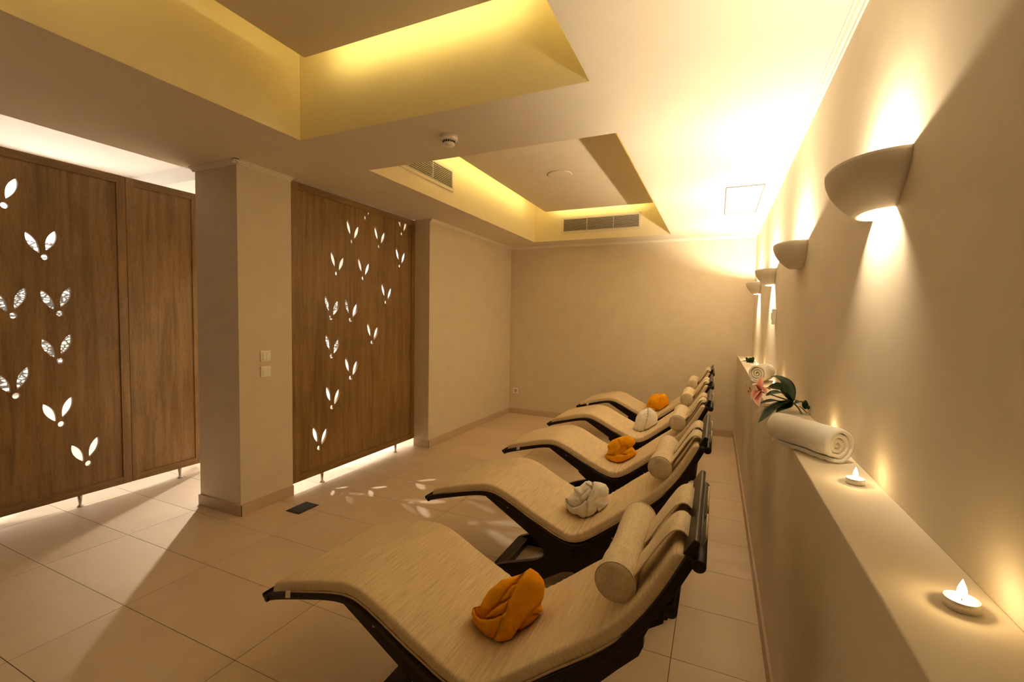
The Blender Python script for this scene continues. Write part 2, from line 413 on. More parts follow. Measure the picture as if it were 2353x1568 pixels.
# skirting, made of tile pieces
def skirting(name, p, q, nrm, h=.082, t=.011):
    p, q, nrm = Vector((*p, 0)), Vector((*q, 0)), Vector((*nrm, 0))
    L = (q - p).length; d = (q - p) / L
    root = None; s = 0.0; k = 0
    first = None
    while s < L - .005:
        e = min(s + TX, L)
        a, b = p + d * (s + .0008), p + d * (e - .0008)
        bm = bmesh.new()
        c = [a, b, b + nrm * t, a + nrm * t]
        lo = [bm.verts.new((v.x, v.y, 0)) for v in c]; hi = [bm.verts.new((v.x, v.y, h)) for v in c]
        bm.faces.new(lo); bm.faces.new(hi)
        for i in range(4): bm.faces.new((lo[i], lo[(i + 1) % 4], hi[(i + 1) % 4], hi[i]))
        bmesh.ops.recalc_face_normals(bm, faces=bm.faces[:])
        if first is None:
            g = bmesh.new(); aa, bb = p, q
            c = [aa, bb, bb + nrm * (t - .002), aa + nrm * (t - .002)]
            lo = [g.verts.new((v.x, v.y, 0)) for v in c]; hi = [g.verts.new((v.x, v.y, h - .002)) for v in c]
            g.faces.new(lo); g.faces.new(hi)
            for i in range(4): g.faces.new((lo[i], lo[(i + 1) % 4], hi[(i + 1) % 4], hi[i]))
            bmesh.ops.recalc_face_normals(g, faces=g.faces[:])
            first = struct(name, g, M['grout'])
        obj('skirting_tile', bm, M['skirting'], first)
        s = e
skirting('baseboard_far', (XL, YF), (XS, YF), (0, -1))
skirting('baseboard_left', (XL, 4.156), (XL, YF - .012), (1, 0))
skirting('baseboard_right', (XS, YB), (XS, YF - .012), (-1, 0), .09)
skirting('baseboard_pillar_front', (XP0 - .011, YP0), (XP1 + .011, YP0), (0, -1))
skirting('baseboard_pillar_side', (XP1, YP0), (XP1, YP1), (1, 0))
skirting('baseboard_return', (XP1, 4.156), (XL + .011, 4.156), (0, -1))
# small crown moulding
def crown(name, p, q, nrm):
    prof = [(0, 0), (.034, 0), (.034, -.006), (.026, -.009), (.020, -.017), (.010, -.021), (.008, -.029), (0, -.029)]
    p, q, nrm = Vector((*p, ZC)), Vector((*q, ZC)), Vector((*nrm, 0))
    bm = bmesh.new()
    A = [bm.verts.new(p + nrm * a + Vector((0, 0, b))) for a, b in prof]
    Bv = [bm.verts.new(q + nrm * a + Vector((0, 0, b))) for a, b in prof]
    bm.faces.new(A); bm.faces.new(Bv)
    for i in range(len(prof)): bm.faces.new((A[i], A[(i + 1) % len(prof)], Bv[(i + 1) % len(prof)], Bv[i]))
    bmesh.ops.recalc_face_normals(bm, faces=bm.faces[:])
    return struct(name, bm, M['moulding'])
crown('trim_3', (XR, YB), (XR, YF), (-1, 0))
crown('trim_4', (XL, YF), (XR, YF), (0, -1))
crown('trim_5', (XL, 4.156), (XL, YF), (1, 0))
crown('trim_6', (XP0 - .02, YP0), (XP1 + .034, YP0), (0, -1))
crown('trim_7', (XP1, YP0 - .034), (XP1, YP1), (1, 0))

# ------------------------------------------------------------------ wooden cut-out screens
MOTIFS = [(3.399, 2.391), (3.223, 2.139), (3.589, 2.149), (3.945, 2.335), (3.036, 1.828), (3.366, 1.815), (3.914, 1.991), (3.693, 1.599),
          (2.968, 1.438), (3.201, 1.42), (3.488, 1.199), (2.973, 1.099), (3.202, 0.881), (2.978, 0.643), (2.832, 0.314)]
MOTIFS = [(a - 2.56, b) for a, b in MOTIFS]
def leaf_outline(tip, base, w, n=9):
    t, b = Vector(tip), Vector(base); d = b - t; nrm = Vector((-d.y, d.x)).normalized()
    L = []; R = []
    for i in range(n + 1):
        s = i / n
        k = (math.sin(PI * s ** .92)) ** .85 * w / 2
        L.append(t + d * s + nrm * k); R.append(t + d * s - nrm * k)
    return [tuple(p) for p in L] + [tuple(p) for p in R[-2:0:-1]]
def clip_top(poly, zmax):
    out = []
    for i in range(len(poly)):
        a, b = poly[i], poly[(i + 1) % len(poly)]
        if a[1] <= zmax: out.append(a)
        if (a[1] <= zmax) != (b[1] <= zmax):
            f = (zmax - a[1]) / (b[1] - a[1]); out.append((a[0] + (b[0] - a[0]) * f, zmax))
    return out
SW, SZ0, SZ1, FR = 1.60, .088, 2.512, .058
def panel_mesh(width, motifs, mirror):
    cu = bpy.data.curves.new('panel_outline', 'CURVE'); cu.dimensions = '2D'; cu.fill_mode = 'BOTH'; cu.extrude = .0105
    def spl(poly):
        s = cu.splines.new('POLY'); s.points.add(len(poly) - 1); s.use_cyclic_u = True
        for p, q in zip(s.points, poly): p.co = (q[0], q[1], 0, 1)
    a, b = FR - .004, width - FR + .004
    spl([(a, SZ0 + FR - .004), (b, SZ0 + FR - .004), (b, SZ1 - FR + .004), (a, SZ1 - FR + .004)])
    for (my, mz) in motifs:
        shp = [leaf_outline((my - .062, mz + .191), (my - .007, mz + .044), .050),
               leaf_outline((my + .094, mz + .160), (my + .026, mz + .022), .050),
               [(my + .0195 * math.cos(2 * PI * k / 18), mz + .0205 * math.sin(2 * PI * k / 18)) for k in range(18)]]
        for s in shp:
            if mirror: s = [(width - p[0], p[1]) for p in s]
            s = clip_top(s, SZ1 - FR - .002)
            if len(s) > 2: spl(s)
    o = bpy.data.objects.new('tmp', cu); C.objects.link(o)
    dg = bpy.context.evaluated_depsgraph_get()
    me = bpy.data.meshes.new_from_object(o.evaluated_get(dg))
    bpy.data.objects.remove(o); bpy.data.curves.remove(cu)
    for v in me.vertices: v.co = (v.co.z, v.co.x, v.co.y)
    me.materials.clear(); me.materials.append(M['oak'])
    for p in me.polygons: p.use_smooth = False; p.material_index = 0
    me.name = 'panel'
    return me
def screen(x, y0, width, motifs, mirror, legs, label):
    """x = front face plane; things stands along Y from y0"""
    e = empty('wooden_screen', (x - .02, y0, 0)); tag(e, label, 'screen', 'wooden room screens')
    me = panel_mesh(width, motifs, mirror)
    p = bpy.data.objects.new('panel', me); C.objects.link(p); p.parent = e; p.location = (-.001, 0, 0)
    for (a, b) in ((0, FR), (width - FR, width)):
        obj('stile', B(-.02, .02, a, b, SZ0, SZ1, bev=.0015), M['oak'], e)
    for (a, b) in ((SZ0, SZ0 + FR), (SZ1 - FR, SZ1)):
        obj('rail', B(-.0195, .0195, FR, width - FR, a, b, bev=.0015), M['oak_h'], e)
    for l in legs:
        bm = lathe(bmesh.new(), [(.0205, 0), (.0205, .004), (.013, .012), (.0085, .018), (.0085, .022), (.012, .055), (.0155, .0885)], 20, (0, l, 0))
        obj('leg', bm, M['steel'], e, True)
    return e
screen(-3.075, 2.556, SW, MOTIFS, False, (.31, 1.30), 'wooden screen with leaf cut-outs right of the pillar')
screen(-4.255, 2.018 - SW, SW, MOTIFS, True, (.30, 1.275), 'wooden screen with leaf cut-outs at the left edge')
screen(-4.257, 2.022, .545, [], False, (.36,), 'plain narrow wooden screen panel half hidden behind the pillar')

# ------------------------------------------------------------------ wall sconces
def sconce(y, closed, label, power):
    e = empty('wall_sconce', (XR, y, 1.762)); tag(e, label, 'wall lamp', 'plaster wall sconces')
    H = .123; wt, wb, dt, db = .188, .098, .137, .062; th = .006
    nz, na = 14, 28
    bm = bmesh.new()
    def ring(t, inset):
        s = math.sin(t * PI / 2) ** .85
        w = wb + (wt - wb) * s - inset; d = db + (dt - db) * s - inset
        return [bm.verts.new((-d * abs(math.sin(PI * k / na)) ** .9, -w * math.copysign(abs(math.cos(PI * k / na)) ** .9, math.cos(PI * k / na)), H * t)) for k in range(na + 1)]
    out = [ring(i / nz, 0) for i in range(nz + 1)]; inn = [ring(i / nz, th) for i in range(nz + 1)]
    for R in (out, inn):
        for a, b in zip(R[:-1], R[1:]):
            for i in range(na): bm.faces.new((a[i], a[i + 1], b[i + 1], b[i]))
    for a, b in ((out[0], inn[0]), (out[-1], inn[-1])):
        for i in range(na): bm.faces.new((a[i], a[i + 1], b[i + 1], b[i]))
    for i in range(nz):
        for k in (0, na): bm.faces.new((out[i][k], out[i + 1][k], inn[i + 1][k], inn[i][k]))
    if closed: bm.faces.new(inn[0])
    bmesh.ops.recalc_face_normals(bm, faces=bm.faces[:])
    # small standoff gap from the wall
    for v in bm.verts: v.co.x = min(v.co.x, -.0) + .0008
    obj('bowl', bm, M['plaster'], e, True)
    obj('mounting_plate', B(-.012, -.001, -.04, .04, .03, .075, bev=.002), M['plastic'], e)
    obj('lamp_holder', B(-.03, -.012, -.02, .02, .040, .056, bev=.002), M['plastic'], e)
    point_light('lamp_light', (-.055, 0, .082), SCONCE_W * power, WARM, .016, e)
    return e
for y, cl, pw, lb in ((1.560, False, .30, 'nearest plaster bowl wall sconce above the large rolled towel'),
                  (2.905, True, .74, 'second plaster bowl wall sconce with a dark closed bottom'),
                  (4.235, False, 1.02, 'third plaster bowl wall sconce above the small wall thermostat'),
                  (5.545, False, 1.05, 'farthest plaster bowl wall sconce beside the far wall corner')):
    sconce(y, cl, lb, pw)

# ------------------------------------------------------------------ small fixed things
def vent(name, loc, rz, label):
    """grille facing local -Y"""
    e = empty(name, loc, rz); tag(e, label, 'air vent', 'air vents in the ceiling recess')
    Wd, H, f = 1.05, .215, .028
    fb = bmesh.new()
    box(fb, -Wd / 2, Wd / 2, -.010, .0, 0, f); box(fb, -Wd / 2, Wd / 2, -.010, .0, H - f, H)
    box(fb, -Wd / 2, -Wd / 2 + f, -.010, .0, f, H - f); box(fb, Wd / 2 - f, Wd / 2, -.010, .0, f, H - f)
    obj('frame', fb, M['vent'], e)
    obj('backing', B(-Wd / 2 + f, Wd / 2 - f, -.002, 0, f, H - f), M['dark'], e)
    n = 10
    base = None
    for i in range(n):
        z = f + (i + .5) * (H - 2 * f) / n
        if base is None:
            bm = bmesh.new(); w = Wd / 2 - f
            vs = [bm.verts.new(p) for p in ((-w, -.0105, .0006), (w, -.0105, .0006), (w, -.004, -.003), (-w, -.004, -.003), (-w, -.0105, .0034), (w, -.0105, .0034), (w, -.004, -.0006), (-w, -.004, -.0006))]
            for q in ((0, 1, 2, 3), (7, 6, 5, 4), (0, 4, 5, 1), (2, 6, 7, 3), (1, 5, 6, 2), (0, 3, 7, 4)): bm.faces.new([vs[k] for k in q])
            bmesh.ops.recalc_face_normals(bm, faces=bm.faces[:])
            base = obj('slat', bm, M['vent'], e); o = base
        else:
            o = base.copy(); C.objects.link(o)
        o.location = (0, 0, z)
    for x in (-.175, .175): obj('divider', B(x - .003, x + .003, -.0115, -.003, f, H - f), M['vent'], e)
    return e
vent('air_vent', (-1.441, Y3 - .004, 2.615), 0, 'slatted air vent on the far end of the ceiling recess')
vent('air_vent', (XT0 + .004, 3.255, 2.658), PI / 2, 'slatted air vent on the left side of the ceiling recess')

e = empty('smoke_detector', (-1.475, 2.315, ZC)); tag(e, 'white round smoke detector on the dropped ceiling beam', 'smoke detector')
obj('base', lathe(bmesh.new(), [(.050, 0), (.051, -.022), (.047, -.028)], 32), M['plastic'], e, True)
obj('sensor', lathe(bmesh.new(), [(.034, -.026), (.034, -.046), (.033, -.052), (.024, -.056)], 32), M['plastic'], e, True)
db = bmesh.new()
for k in range(18):
    a = 2 * PI * k / 18
    r = bmesh.ops.create_cube(db, size=1.0, matrix=Matrix.Rotation(a, 4, 'Z') @ Matrix.Translation((.0345, 0, -.0365)) @ Matrix.Diagonal((.003, .007, .011, 1)))
obj('sensor_slot', db, M['dark'], e)

e = empty('ceiling_speaker', (-1.48, 4.365, ZP)); tag(e, 'round flush speaker in the far ceiling panel', 'speaker')
obj('grille', lathe(bmesh.new(), [(.125, .0), (.125, -.006), (.118, -.009), (.0, -.009)][:3] + [(.10, -.0075), (.01, -.0085)], 40), M['panel'], e, True)

e = empty('access_hatch', (.163, 4.495, ZC)); tag(e, 'white access hatch in the ceiling near the right wall', 'hatch')
fb = bmesh.new(); hx, hy, t = .138, .485, .006
box(fb, -hx, hx, -hy, -hy + t, -.004, 0); box(fb, -hx, hx, hy - t, hy, -.004, 0); box(fb, -hx, -hx + t, -hy + t, hy - t, -.004, 0); box(fb, hx - t, hx, -hy + t, hy - t, -.004, 0)
obj('frame', fb, M['seam'], e)  # solid dark strips painted as the shaded gap around the door
obj('door', B(-hx + .012, hx - .012, -hy + .012, hy - .012, -.003, 0), M['ceiling'], e)

def switch(z, label, rockers):
    e = empty('light_switch', (XP1, 2.317, z)); tag(e, label, 'light switch', 'light switches on the pillar')
    obj('plate', B(0, .008, -.041, .041, -.041, .041, bev=.003), M['plastic'], e)
    obj('inner_frame', B(.008, .011, -.030, .030, -.030, .030, bev=.001), M['plastic'], e)
    if rockers == 2:
        for (a, b) in ((-.027, -.001), (.001, .027)): obj('rocker', B(.011, .015, a, b, -.027, .027, bev=.002), M['plastic'], e)
    else:
        obj('rocker', B(.011, .015, -.027, .027, -.027, .027, bev=.002), M['plastic'], e)
    return e
switch(1.144, 'upper square cream light switch on the pillar', 2)
switch(1.029, 'lower square cream light switch on the pillar', 1)

e = empty('power_outlet', (-2.772, YF, .354)); tag(e, 'small white power outlet low on the far wall', 'outlet')
obj('plate', B(-.042, .042, -.010, 0, -.042, .042, bev=.003), M['plastic'], e)
obj('socket', lathe(bmesh.new(), [(.022, -.0102), (.021, -.0106)], 24, (0, 0, 0), 'Y'), M['dark'], e)
obj('pin', lathe(bmesh.new(), [(.014, -.0108), (.013, -.0115)], 20, (0, 0, 0), 'Y'), M['plastic'], e)

e = empty('thermostat', (XR, 3.96, 1.505)); tag(e, 'slim white thermostat box on right wall below the third sconce', 'thermostat')
obj('case', B(-.026, 0, -.035, .035, -.058, .058, bev=.004), M['plastic'], e)
obj('dial', B(-.032, -.026, -.02, .02, -.02, .03, bev=.002), M['plastic'], e)

e = empty('floor_drain', (-2.80, 2.408, 0)); tag(e, 'dark rectangular floor drain cover beside the pillar', 'drain')
obj('frame', B(-.068, .068, -.093, .093, 0, .003, bev=.001), M['drain'], e)
obj('cover', B(-.056, .056, -.081, .081, .003, .0045, bev=.0007), M['drain'], e)

# ------------------------------------------------------------------ loungers (local origin: near side rail plane y=0, x as in the room)
CT = [(-1.503, .430), (-1.47, .450), (-1.40, .474), (-1.30, .502), (-1.197, .527), (-1.116, .537), (-1.045, .524), (-.958, .485), (-.873, .442), (-.791, .405), (-.727, .376),
      (-.675, .359), (-.633, .358), (-.574, .386), (-.487, .452), (-.418, .508), (-.350, .561), (-.284, .613), (-.213, .680), (-.170, .733), (-.130, .795), (-.098, .855), (-.073, .903)]
LW = .565
prof = catmull(CT, 300)
def normals2(p):
    out = []
    for i in range(len(p)):
        t = (p[min(i + 1, len(p) - 1)] - p[max(i - 1, 0)]).normalized(); out.append(Vector((-t.y, t.x)))
    return out
nrm = normals2(prof)
slen = [0]
for a, b in zip(prof[:-1], prof[1:]): slen.append(slen[-1] + (b - a).length)
STOT = slen[-1]
def cushion_bm():
    bm = bmesh.new(); uvl = bm.loops.layers.uv.new('UVMap')
    T = .040
    y0, y1 = .012, LW - .012
    sec = []
    r = .013
    def arc(cy_, cz_, a0, a1, n=4):
        return [(cy_ + r * math.cos(a0 + (a1 - a0) * k / n), cz_ + r * math.sin(a0 + (a1 - a0) * k / n)) for k in range(n + 1)]
    pip = [(y0 - .004, -T + .012), (y0 - .002, -T + .006)]
    sec += arc(y0 + r, -r, PI, PI / 2)
    m = 10
    sec += [(y0 + r + (y1 - y0 - 2 * r) * k / m, 0) for k in range(1, m)]
    sec += arc(y1 - r, -r, PI / 2, 0)
    sec += [(y1 + .003, -T + .013), (y1 + .003, -T + .007), (y1 - .006, -T), (y0 + .006, -T), (y0 - .003, -T + .007), (y0 - .003, -T + .013)]
    ns = len(sec); rows = []
    for i, (p, n) in enumerate(zip(prof, nrm)):
        s = slen[i]
        dv = abs(s - slen[min(range(len(prof)), key=lambda k: abs(prof[k].x + .64))])
        endk = min(s, STOT - s)
        f = min(1, (endk / .022)) ; f = math.sqrt(max(0, 1 - (1 - f) ** 2)) * .55 + .45
        row = []
        for (y, z) in sec:
            wob = 0
            if z > -.02:
                wob += .0022 * noise.noise(Vector((s * 9, y * 4, 0)))
                if dv < .22: wob += .0042 * (1 - dv / .22) * math.sin(s * 190 + y * 9 + 5 * noise.noise(Vector((y * 6, s * 7, 1)))) * (.45 + .55 * abs(noise.noise(Vector((s * 14, y * 4, 8)))) * 2)
            else:
                wob += .0025 * noise.noise(Vector((s * 16, y * 2, 5)))
            zz = (z + T) * f - T + wob
            q = p + n * zz
            row.append(bm.verts.new((q.x, y + (.0015 * noise.noise(Vector((s * 22, z * 9, 3))) if z < -.004 else 0), q.y)))
        rows.append(row)
    for i in range(len(rows) - 1):
        for k in range(ns):
            k2 = (k + 1) % ns
            f = bm.faces.new((rows[i][k], rows[i + 1][k], rows[i + 1][k2], rows[i][k2]))
            for lp, (ii, kk) in zip(f.loops, ((i, k), (i + 1, k), (i + 1, k2), (i, k2))):
                lp[uvl].uv = (slen[ii], sec[kk][0] + sec[kk][1])
    for row in (rows[0], rows[-1]):
        f = bm.faces.new(row)
        for lp in f.loops: lp[uvl].uv = (lp.vert.co.z, lp.vert.co.y)
    bmesh.ops.recalc_face_normals(bm, faces=bm.faces[:])
    return bm
# side rail centre line: runs under the cushion
RT = [(-1.528, .398), (-1.45, .425), (-1.318, .462), (-1.20, .491), (-1.125, .498), (-1.06, .487), (-.98, .455), (-.872, .398), (-.78, .352), (-.70, .319), (-.635, .309), (-.575, .329), (-.50, .385), (-.42, .455), (-.349, .509),
      (-.28, .566), (-.21, .634), (-.15, .712), (-.10, .795), (-.068, .857), (-.046, .902)]
railp = catmull(RT, 90); railn = normals2(railp)
def rail_bm(y0, y1):
    bm = bmesh.new(); rows = []
    h = .027
    sec = fillet([(y0, -h), (y1, -h), (y1, 0), (y0, 0)], [.004, .004, .009, .009], 3)
    for p, n in zip(railp, railn):
        rows.append([bm.verts.new((p.x + n.x * z, y, p.y + n.y * z)) for y, z in sec])
    for a, b in zip(rows[:-1], rows[1:]):
        for k in range(len(sec)): bm.faces.new((a[k], b[k], b[(k + 1) % len(sec)], a[(k + 1) % len(sec)]))
    bm.faces.new(rows[0]); bm.faces.new(rows[-1])
    bmesh.ops.recalc_face_normals(bm, faces=bm.faces[:])
    return bm
def rail_pt(x, off):
    i = min(range(len(railp)), key=lambda k: abs(railp[k].x - x)); q = railp[i] + railn[i] * off
    return (q.x, q.y)
leg_poly = [rail_pt(x, -.012) for x in (-1.165, -1.12, -1.06, -.98, -.87, -.78, -.71, -.66)] + [(-.622, .262), (-.660, .185), (-.850, .299), (-1.150, .478)]
back_poly = [rail_pt(x, -.012) for x in (-.595, -.55, -.50, -.42, -.35, -.28, -.22, -.17, -.13)] + [(-.098, .760), (-.092, .735), (-.094, .714), (-.108, .704), (-.128, .690), (-.140, .663), (-.139, .640), (-.150, .612), (-.20, .560), (-.412, .322), (-.51, .232), (-.610, .185), (-.640, .262)]
half = [(-1.135, 0), (-1.135, .034), (-1.05, .072), (-.86, .135), (-.812, .168), (-.812, .200), (-.845, .235), (-.93, .300), (-.90, .345)]
base_l = half
base_r = [(-1.30 - x if False else -1.30 - x, z) for x, z in half[::-1]]
arch = [(-.36, 0), (-.47, .030), (-.60, .112), (-.65, .122), (-.70, .112), (-.83, .030), (-.94, 0)]
base_poly = base_l + [(-.80, .300), (-.70, .240), (-.60, .240), (-.50, .300)] + base_r + arch
def towards(a, b, r, n=14):
    bm = bmesh.new()
    a, b = Vector(a), Vector(b); ax = (b - a).normalized()
    pts = [a, a + ax * .002, b - ax * .002, b]
    return tube(bm, pts, [r * .85, r, r, r * .85], n)
def bolster_bm(c, y0, y1, r):
    bm = bmesh.new(); seg = 40; rows = []
    N = 26
    ys = [(0, .0), (0, .55), (.0, .86), (.004, .97)] + [(0.010 + (y1 - y0 - .02) * k / N, None) for k in range(N + 1)] + [(y1 - y0 - .004, .97), (y1 - y0, .86), (y1 - y0, .5)]
    for (dy, f) in ys:
        t = dy / (y1 - y0)
        row = []
        for k in range(seg):
            a = 2 * PI * k / seg
            if f is None:
                rr = r * (1.0 - .10 * math.exp(-((t - .45) / .22) ** 2) + .02 * math.cos(a * 2 + 1))
                rr += .0012 * noise.noise(Vector((math.cos(a) * 2, dy * 26, math.sin(a) * 2))) + .0016 * noise.noise(Vector((math.cos(a) * 1.3, dy * 70, math.sin(a) * 1.3)))
                yy = y0 + dy
            else:
                rr = r * max(f, .02); yy = y0 + dy + .0022 * noise.noise(Vector((math.cos(a) * f * 5, 3, math.sin(a) * f * 2.5))) * (1 if f < .95 else 0)
                if t < .5: yy -= .004 * (1 - f)
                else: yy += .004 * (1 - f)
            row.append(bm.verts.new((c[0] + rr * math.cos(a), yy, c[1] + rr * math.sin(a))))
        rows.append(row)
    for a, b in zip(rows[:-1], rows[1:]):
        for i in range(seg): bm.faces.new((a[i], a[(i + 1) % seg], b[(i + 1) % seg], b[i]))
    bm.faces.new(rows[0]); bm.faces.new(rows[-1])
    bmesh.ops.recalc_face_normals(bm, faces=bm.faces[:])
    return bm
def ribbon(bm, path, y0, y1, th=.004):
    """path in XZ, width along Y, edges slightly rolled"""
    pts = catmull(path, 34); nn = normals2(pts); rows = []
    sec = fillet([(y0, 0), (y1, 0), (y1, th), (y0, th)], th * .45, 2)
    for i, (p, n) in enumerate(zip(pts, nn)):
        rows.append([bm.verts.new((p.x + n.x * z, y + .0025 * noise.noise(Vector((i * .3, y * 9, 1))), p.y + n.y * z)) for y, z in sec])
    m = len(sec)
    for a, b in zip(rows[:-1], rows[1:]):
        for k in range(m): bm.faces.new((a[k], b[k], b[(k + 1) % m], a[(k + 1) % m]))
    bm.faces.new(rows[0]); bm.faces.new(rows[-1])
    bmesh.ops.recalc_face_normals(bm, faces=bm.faces[:])
    return bm
BC, BR = (-.226, .752), .0545
def make_lounger():
    e = empty('lounger')
    for (a, b) in ((0, .040), (LW - .040, LW)):
        obj('side_rail', rail_bm(a, b), M['wenge'], e, True)
    for (a, b) in ((.006, .030), (LW - .030, LW - .006)):
        obj('leg_board', prism(bmesh.new(), leg_poly, a, b), M['wenge'], e)
        obj('back_board', prism(bmesh.new(), back_poly, a, b), M['wenge'], e)
    for (a, b) in ((.075, .105), (LW - .105, LW - .075)):
        obj('base_plate', prism(bmesh.new(), fillet(base_poly, .02, 3), a, b), M['wenge'], e)
    obj('cross_beam', B(-1.125, -1.055, .108, LW - .108, .004, .048, bev=.004), M['wenge'], e)
    obj('cross_beam', B(-.245, -.175, .108, LW - .108, .004, .048, bev=.004), M['wenge'], e)
    obj('pivot_bar', towards((-.65, .034, .215), (-.65, LW - .034, .215), .016), M['wenge'], e, True)
    # slats under the cushion
    sbm = None
    for k in range(3, 86, 6):
        p, n = railp[k], railn[k]
        t = Vector((n.y, -n.x))
        bm = bmesh.new()
        c0, c1 = p + n * .0015 - t * .025, p + n * .0015 + t * .025
        poly = [(c0.x, c0.y), (c1.x, c1.y), (c1.x - n.x * .012, c1.y - n.y * .012), (c0.x - n.x * .012, c0.y - n.y * .012)]
        obj('slat', prism(bm, poly, .041, LW - .041), M['wenge'], e)
    # head and foot end boards
    def endboard(p, t, n, l, name):
        a = p - t * .004; b = p + t * l
        poly = fillet([(a.x + n.x * .007, a.y + n.y * .007), (b.x + n.x * .003, b.y + n.y * .003), (b.x - n.x * .013, b.y - n.y * .013), (a.x - n.x * .020, a.y - n.y * .020)], [.0, .006, .006, 0], 3)
        bm = bmesh.new(); prism(bm, poly, .001, LW - .001, .003)
        return obj(name, bm, M['wenge'], e)
    n = railn[-1]; t = Vector((n.y, -n.x)); endboard(railp[-1], t, n, .044, 'head_board')
    n = railn[0]; t = Vector((-n.y, n.x)); endboard(railp[0], t, n, .012, 'foot_board')
    for (x, z, y) in ((-.018, .882, -.006), (-.078, .752, -.004)):
        obj('cross_dowel', towards((x, y, z), (x, LW - y, z), .0165), M['wenge'], e, True)
    obj('cross_dowel', towards((-1.512, -.003, .384), (-1.512, LW + .003, .384), .0115), M['wenge'], e, True)
    for (x, z) in ((-1.00, .432), (-.112, .728), (-.165, .655), (-.43, .385)):
        obj('bolt', towards((x, .008, z), (x, .002, z), .0052, 10), M['bolt'], e, True)
    obj('bolt', towards((-.656, .076, .185), (-.656, .071, .185), .006, 10), M['bolt'], e, True)
    cu = obj('cushion', cushion_bm(), M['fabric'], e, True)
    pb = bmesh.new()
    for yy in (.0105, LW - .0105):
        tube(pb, [(p.x - n.x * .0365, yy - .004 if yy < .1 else yy + .004, p.y - n.y * .0365) for p, n in zip(prof[2:-2:4], nrm[2:-2:4])], .0038, 6)
    obj('piping', pb, M['fabric_dark'], cu, True)
    bo = obj('bolster', bolster_bm(BC, .062, LW - .045, BR), M['linen'], e, True)
    ends = (.062, LW - .045)
    for yy in ends:
        sb = bmesh.new()
        tube(sb, [(BC[0] + BR * math.cos(2 * PI * k / 36), yy + (.006 if yy < .2 else -.006), BC[1] + BR * math.sin(2 * PI * k / 36)) for k in range(37)], .0022, 6)
        obj('seam', sb, M['linen'], bo, True)
    path = [(-.178, .774), (-.165, .792), (-.135, .842), (-.112, .880), (-.093, .908), (-.076, .922), (-.060, .922), (-.048, .911), (-.036, .896), (-.026, .886), (-.014, .893), (-.004, .915), (-.002, .930)]
    for (a, b) in ((.075, .205), (.265, .435)):
        ob = ribbon(bmesh.new(), path, a, b); obj('strap', ob, M['linen'], bo, True)
    return e, cu
def copy_tree(o, parent=None):
    c = o.copy(); C.objects.link(c)
    if parent: c.parent = parent
    for ch in list(o.children): copy_tree(ch, c)
    return c
L0, cushion0 = make_lounger()
llabels = ['nearest lounger, dark wood with beige cushion and rumpled orange towel', 'second lounger from the camera, beige cushion with white rose-folded towel',
           'third and middle lounger, beige cushion with orange towel', 'fourth lounger, beige cushion with smooth white towel', 'farthest lounger by the far wall with coiled orange towel']
PITCHY, YL0 = 1.0525, 1.135
loungers = [L0] + [copy_tree(L0) for _ in range(4)]
for i, l in enumerate(loungers):
    l.location = (0, YL0 + i * PITCHY, 0); tag(l, llabels[i], 'lounger', 'loungers in a row')
    if i in (0, 2, 4):
        cu = [c for c in l.children if c.name.startswith('cushion')][0]
        tb = bmesh.new(); vs = []
        for (x, z, y) in ((-1.404, .447, .0), (-1.380, .454, .0), (-1.382, .426, .0), (-1.407, .419, .0)): vs.append(tb.verts.new((x, y - .003, z)))
        f = tb.faces.new(vs); r = bmesh.ops.extrude_face_region(tb, geom=[f])
        for v in r['geom']:
            if isinstance(v, bmesh.types.BMVert): v.co.y -= .0012
        bmesh.ops.recalc_face_normals(tb, faces=tb.faces[:])
        tag(obj('care_tag', tb, M['tagw'], cu), 'white care tag')

